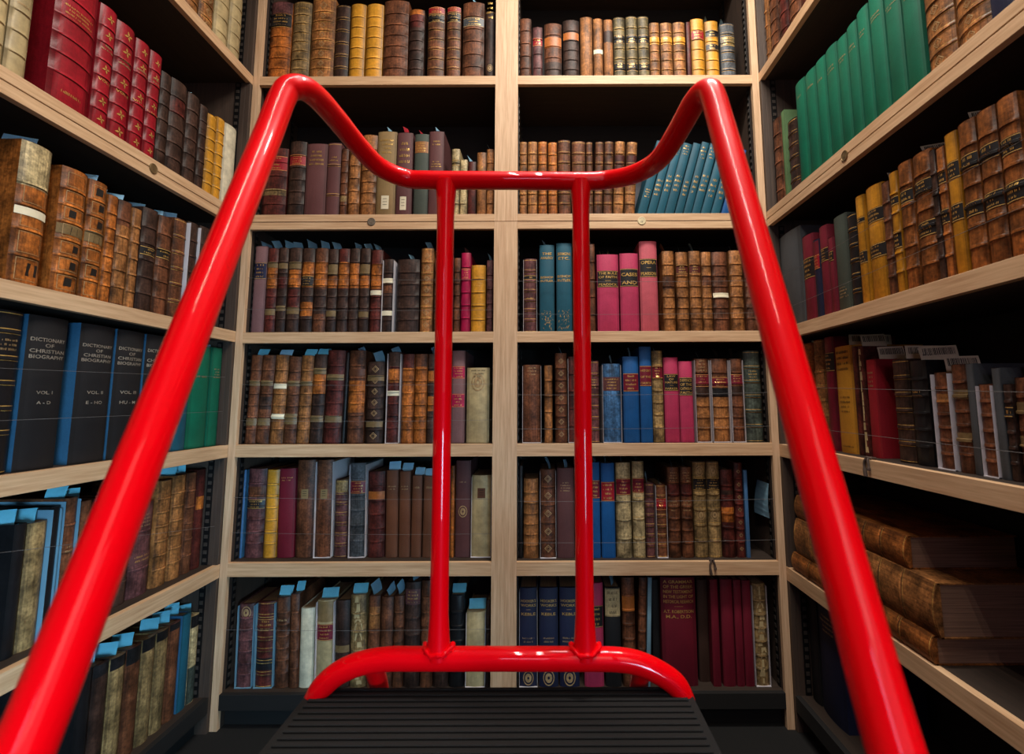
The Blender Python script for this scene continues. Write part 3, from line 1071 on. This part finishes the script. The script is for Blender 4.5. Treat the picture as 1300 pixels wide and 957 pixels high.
def yline(px, py, X):
    p = atX(px, py, X); return p.y, p.z
YN = .12
Ws = D - YN
b3 = empty('bookcase', (XL, YN, 0), math.pi / 2); tag(b3, 'oak edged bookcase along the left wall, number 11 disc on its shelf', 'bookcase', 'bookcases lining the alcove')
yd, zd = yline(194.7, 211.6, XL)
wl_ = []
for a, b in (((30, 466), (174, 473)), ((22, 531), (170, 526)), ((0, 700), (275, 668)),):
    (y0_, z0_), (y1_, z1_) = yline(*a, XL), yline(*b, XL)
    k = (z1_ - z0_) / (y1_ - y0_); f = lambda y: z0_ + k * (y - y0_)
    wl_.append((.03, f(YN + .03), Ws - .03, f(D - .03)))
bookcase(b3, Ws, .34, .03, .014, [0, 0, 0, .004, 0, -.002, 0], [(yd - YN, '11', 'disc', 'ink')], wl_, far=1)
b4 = empty('bookcase', (XR, D, 0), -math.pi / 2); tag(b4, 'oak edged bookcase along the right wall, brown disc on its shelf', 'bookcase', 'bookcases lining the alcove')
yd, zd = yline(1072.4, 197, XR)
wr_ = []
for a, b in (((1075, 492), (1225, 494)), ((1117, 553), (1235, 566)), ((1020, 380), (1200, 300)), ((1000, 345), (1200, 228))):
    (y0_, z0_), (y1_, z1_) = yline(*a, XR), yline(*b, XR)
    k = (z1_ - z0_) / (y1_ - y0_); f = lambda y: z0_ + k * (y - y0_)
    wr_.append((.03, f(D - .03), Ws - .03, f(YN + .03)))
bookcase(b4, Ws, .34, .014, .03, [0, .004, .003, -.002, -.003, -.016, 0], [(D - yd, '14', 'disc', 'ink')], wr_, far=-1)

# small loose things
m = MB()
pa, pb = atY(960, 612, D + .1), atY(978, 656, D + .03)
Xp = XR - .026 - .007
ya_, yb_ = D + .03, D + .13
p1, p2 = zAt(612, Xp, .5 * (ya_ + yb_)), zAt(655, Xp, .5 * (ya_ + yb_))
for k in range(6):
    u0, u1 = k / 6, (k + 1) / 6
    z = lambda u: p1 + (p2 - p1) * u
    o_ = lambda u, e=0: Xp - .006 * math.sin(u * 2.6) - .012 * e * u
    m.quad([(o_(u0, 1), yb_ + .004 * u0, z(u0)), (o_(u0), ya_, z(u0)), (o_(u1), ya_, z(u1)), (o_(u1, 1), yb_ + .004 * u1, z(u1))], colr('a', 1.15))
tag(m.build('paper_slip', M['paper']), 'pale blue paper slip stuck on the side panel, right end of fifth shelf', 'paper slip')

pa, pb = atY(807.4, 270, D + .12), atY(834, 270, D + .12)
m = MB(); zb_ = .7025 + H + .0005; zt_ = zAt(188, pa.x, D + .12) 
m.box(pa.x + .012, pb.x + .03, D + .276, D + .2775, zb_, zt_); m.box(pa.x + .012, pb.x + .03, D + .2775, D + .303, zb_, zb_ + .0012)
tag(m.build('bookend', M['grey_dark'], bevel=.0004), 'dark grey metal bookend behind the leaning teal blue books, second shelf', 'bookend')

def cord(x, y, z, ax, label):
    m = MB()
    for s in (-1, 1):
        pts = [Vector((0, .02, .0035)), Vector((.002 * s, .004, .005)), Vector((.005 * s, -.004, .001)), Vector((.009 * s, -.0055, -.014)), Vector((.007 * s + .002, -.006, -.034 + .008 * s))]
        m.tube(smooth(pts, 5), [.0032] * 17 + [.0046] * 4, 8)
    m.tube(smooth([Vector((-.008, .004, .004)), Vector((0, -.003, .007)), Vector((.008, .004, .004))], 5), .003, 8)
    o = m.build('cord_knot', M['thread'], smooth=True); o.location = (x, y, z); o.rotation_euler = (0, 0, ax)
    tag(o, label, 'cord')

def smooth(P, n):
    out = []
    for i in range(len(P) - 1):
        p0, p1, p2, p3 = P[max(i - 1, 0)], P[i], P[i + 1], P[min(i + 2, len(P) - 1)]
        for k in range(n):
            t = k / n
            out.append(.5 * ((2 * p1) + (p2 - p0) * t + (2 * p0 - 5 * p1 + 4 * p2 - p3) * t * t + (3 * p1 - p0 - 3 * p2 + p3) * t ** 3))
    out.append(P[-1]); return out
c1 = atY(904, 716, D); cord(c1.x, D, -.557 + H, 0, 'grey knotted cord hanging over the fifth shelf edge, right back bay')
c2 = atX(1102, 583, XR); cord(XR, c2.y, -.1541 + H, -math.pi / 2, 'grey knotted cord hanging over the fourth shelf edge, right wall')

# ------------------------------------------------------------------ red step ladder
lad = empty('step_ladder', (-.08, .98, 0)); tag(lad, 'bright red tubular step ladder with curved handrails in front of shelves', 'ladder')
def lb(m, name, mat, **k):
    off = Vector((-.08, .98, 0)); m.v = [(x + .08, y - .98, z) for x, y, z in m.v]
    return m.build(name, mat, lad, **k)
YR = deep(642, 229, .98).y
def P(x, y, dc): return deep(x, y, dc)
# the handrail tube runs in one piece from the left foot over the top rail to the right foot
def interp(a, b, ya_, yb_, ys):
    A, B = P(*a), P(*b)
    return [A + (B - A) * t for t in ys]
lA, lB = (352, 141, .705), (72, 850, .345)
rA, rB = (910, 137, .705), (1107, 850, .345)
railz = [atY(516, 226.5, YR), atY(545, 228.5, YR), atY(600, 229, YR), atY(642, 229.3, YR), atY(690, 229.6, YR), atY(745, 230, YR), atY(772, 228, YR)]
left = interp(lB, lA, 0, 1, [0, .2, .4, .6, .8, .93]) + [P(360, 121, .715), P(372, 111, .728), P(388, 113, .748), P(405, 126, .78), P(428, 152, .832), P(455, 185, .893), P(482, 212, .947)]
right = [P(799, 223, .947), P(824, 212, .91), P(842, 196, .86), P(861, 166, .812), P(879, 134, .768), P(890, 120, .748), P(899, 116, .732), P(905, 122, .717)] + interp(rA, rB, 0, 1, [.05, .2, .4, .6, .8, 1.0])
# lower ends: carry on down the slope, then turn to the floor
def foot(A, B):
    d = (B - A).normalized(); e = B + d * .10
    return [e, e + d * .05 + Vector((0, 0, -.05)), Vector((e.x + d.x * .07, e.y + d.y * .07, e.z - .2)), Vector((e.x + d.x * .07, e.y + d.y * .07, .35)), Vector((e.x + d.x * .07, e.y + d.y * .07, .03))]
LA, LBv, RA, RBv = P(*lA), P(*lB), P(*rA), P(*rB)
fl, fr_ = foot(LA, LBv), foot(RA, RBv)
path = fl[::-1] + left + railz + right + fr_
m = MB(); m.tube(smooth(path, 8), .0174, 28); lb(m, 'handrail', M['red'], smooth=True)
# two uprights between the top rail and the lower hoop
zh = atY(642, 836, YR).z; RT, RH = .0162, .0193
for xt, xb in ((566.5, 556.5), (737, 743)):
    t, b = atY(xt, 231, YR), atY(xb, 834, YR); t.y = b.y = YR
    n = 24; pts = [b + (t - b) * i / n for i in range(n + 1)]
    rad = [RT * (1 + .34 * math.exp(-i * i / 1.2) + .3 * math.exp(-(n - i) ** 2 / .8)) for i in range(n + 1)]
    up = MB(); up.tube(pts, rad, 24); u = lb(up, 'upright', M['red'], smooth=True)
    w = MB(); ring = [Vector((b.x + (RT * 1.5) * math.cos(a), YR + RT * 1.25 * math.sin(a), b.z + RH * .74 + .004 * math.cos(2 * a) + .0015 * math.sin(7 * a))) for a in [2 * math.pi * i / 40 for i in range(41)]]
    w.tube(ring, [.0042 + .0012 * math.sin(i * 2.1) for i in range(41)], 8); w.v = [(x + .08, y - .98, z) for x, y, z in w.v]
    w.build('weld_bead', M['red'], u, smooth=True)
ZP = -.498 + H          # platform top
hp = [atY(x, y, YR) for x, y in ((397, 900), (402, 884), (412, 869), (430, 854), (456, 842.5), (490, 836.5), (530, 836), (642, 836), (750, 836.3), (783, 837), (808, 841), (834, 852), (856, 867), (866, 884), (870, 900))]
hp = [Vector((hp[0].x, YR, ZP - .06))] + hp + [Vector((hp[-1].x, YR, ZP - .06))]
m = MB(); m.tube(smooth(hp, 6), RH, 24); lb(m, 'lower_hoop', M['red'], smooth=True)
legs_x = []
for x, y in ((470, 842), (817, 842)):
    t = atY(x, y, YR); q = [t + Vector((0, .0, 0)), t + Vector((0, .03, -.03)), t + Vector((0, .06, -.08)), Vector((t.x, YR + .09, .45)), Vector((t.x, YR + .10, .03))]
    m = MB(); m.tube(smooth(q, 6), .0165, 20); l_ = lb(m, 'rear_leg', M['red'], smooth=True)
    f = MB(); f.tube([Vector((t.x, YR + .10, .0005)), Vector((t.x, YR + .10, .034))], .021, 18); f.v = [(a + .08, b - .98, c) for a, b, c in f.v]; f.build('rubber_foot', M['rubber'], l_, smooth=True)
for e in (fl[-1], fr_[-1]):
    f = MB(); f.tube([Vector((e.x, e.y, .0005)), Vector((e.x, e.y, .034))], .021, 18); lb(f, 'rubber_foot', M['rubber'], smooth=True)
# platform and the two treads below it, ribbed black rubber
xl, xr = hp[0].x, hp[-1].x
def tread(name, y0, y1, z, x0, x1):
    m = MB(); m.box(x0, x1, y0, y1, z - .028, z)
    n = int((y1 - y0) / .016)
    for i in range(n): m.box(x0 + .012, x1 - .012, y0 + .008 + i * .016, y0 + .016 + i * .016, z, z + .003)
    return lb(m, name, M['rubber'], bevel=.002)
tread('platform', .60, YR + .02, ZP, xl - .012, xr + .012)
tread('tread', .42, .64, ZP - .2, xl - .012, xr + .012)
tread('tread', .24, .46, ZP - .4, xl - .012, xr + .012)
for x in (xl - .004, xr + .004):
    pts = [Vector((x, YR, ZP - .04)), Vector((x, .62, ZP - .045)), Vector((x, .55, ZP - .1)), Vector((x, .27, ZP - .43)), Vector((x, .22, .03))]
    m = MB(); m.tube(smooth(pts, 6), .0165, 18); s_ = lb(m, 'side_rail', M['red'], smooth=True)
    f = MB(); f.tube([Vector((x, .22, .0005)), Vector((x, .22, .034))], .021, 18); f.v = [(a + .08, b - .98, c) for a, b, c in f.v]; f.build('rubber_foot', M['rubber'], s_, smooth=True)
for e, sgn in ((fl[-1], 1), (fr_[-1], -1)):
    m = MB(); x = xl - .004 if sgn > 0 else xr + .004
    m.tube([Vector((e.x, e.y, .22)), Vector((x, .24, .22))], .012, 16); lb(m, 'stay', M['red'], smooth=True)

# ------------------------------------------------------------------ room shell
def shell(name, x0, x1, y0, y1, z0, z1, mat):
    m = MB(); m.box(x0, x1, y0, y1, z0, z1); return struct(m.build(name, mat))
X0, X1, Y0, Y1 = XL - .345, XR + .345, -1.9, D + .325
shell('floor', X0 - .1, X1 + .1, Y0 - .1, Y1 + .1, -.08, 0, M['floor'])
shell('ceiling', X0 - .1, X1 + .1, Y0 - .1, Y1 + .1, 3.36, 3.44, M['ceil'])
shell('wall_back', X0 - .1, X1 + .1, Y1, Y1 + .1, 0, 3.36, M['wall'])
shell('wall_left', X0 - .1, X0, Y0, Y1, 0, 3.36, M['wall'])
shell('wall_right', X1, X1 + .1, Y0, Y1, 0, 3.36, M['wall'])

# ------------------------------------------------------------------ light
def area(name, loc, look, sx, sy, e, c, spread=180):
    l = bpy.data.lights.new(name, 'AREA'); l.shape = 'RECTANGLE'; l.size = sx; l.size_y = sy; l.energy = e; l.color = c; l.spread = math.radians(spread)
    o = bpy.data.objects.new(name, l); COL.objects.link(o); o.location = loc
    o.rotation_euler = (Vector(look) - Vector(loc)).to_track_quat('-Z', 'Y').to_euler()
    return o
for x in (.58, .72): area('ceiling_tube', (x, .9, 3.3), (x - .06, .92, 0), .035, 1.1, 38, (1.0, .92, .82))
for x in (-.16, -.02): area('aisle_tube', (x, .1, 3.3), (x, .12, 0), .03, 1.7, 12, (1.0, .93, .84))
area('aisle_light', (.95, -1.6, 3.0), (-.5, 1.85, 1.6), 1.6, 1.6, 17, (1.0, .9, .8))
area('cool_daylight', (.85, -1.6, .6), (-1.15, 1.4, .35), .7, .6, 9, (.42, .74, 1.0), 50)
area('streak_fill', (-.12, -1.5, 1.75), (-.12, .3, 1.2), .3, .45, 2.6, (.85, .66, 1.0))  # added violet lamp for the handrail streak, no real opening behind it
area('near_fill', (.5, -.6, 1.5), (-.3, .9, 1.35), 1.0, .7, 1.9, (.92, .9, 1.0))  # added frontal fill to lift the red tubes, not a real window
wd = bpy.data.worlds.new('world'); sc.world = wd; wd.use_nodes = True
wd.node_tree.nodes['Background'].inputs[0].default_value = (.5, .55, .62, 1); wd.node_tree.nodes['Background'].inputs[1].default_value = .07

# ------------------------------------------------------------------ camera
cam = bpy.data.cameras.new('camera'); co = bpy.data.objects.new('camera', cam); COL.objects.link(co); sc.camera = co
cam.sensor_fit = 'HORIZONTAL'; cam.sensor_width = 36; cam.lens = F / 1300 * 36; cam.clip_start = .02
cam.shift_x = -(CX - 650) / 1300; cam.shift_y = (CY - 478.5) / 1300
co.location = (0, 0, H)
fwd, rt = Vector((0, cp, sp)), Vector((1, 0, 0)); upv = Vector((0, -sp, cp))
r2 = rt * math.cos(ROLL) - upv * math.sin(ROLL); u2 = rt * math.sin(ROLL) + upv * math.cos(ROLL)
co.rotation_euler = Matrix((r2, u2, -fwd)).transposed().to_euler()
cam.dof.use_dof = True; cam.dof.focus_distance = 1.65; cam.dof.aperture_fstop = 5.0
sc.view_settings.view_transform = 'Standard'; sc.view_settings.look = 'None'; sc.view_settings.exposure = 0
sc.cycles.use_denoising = True
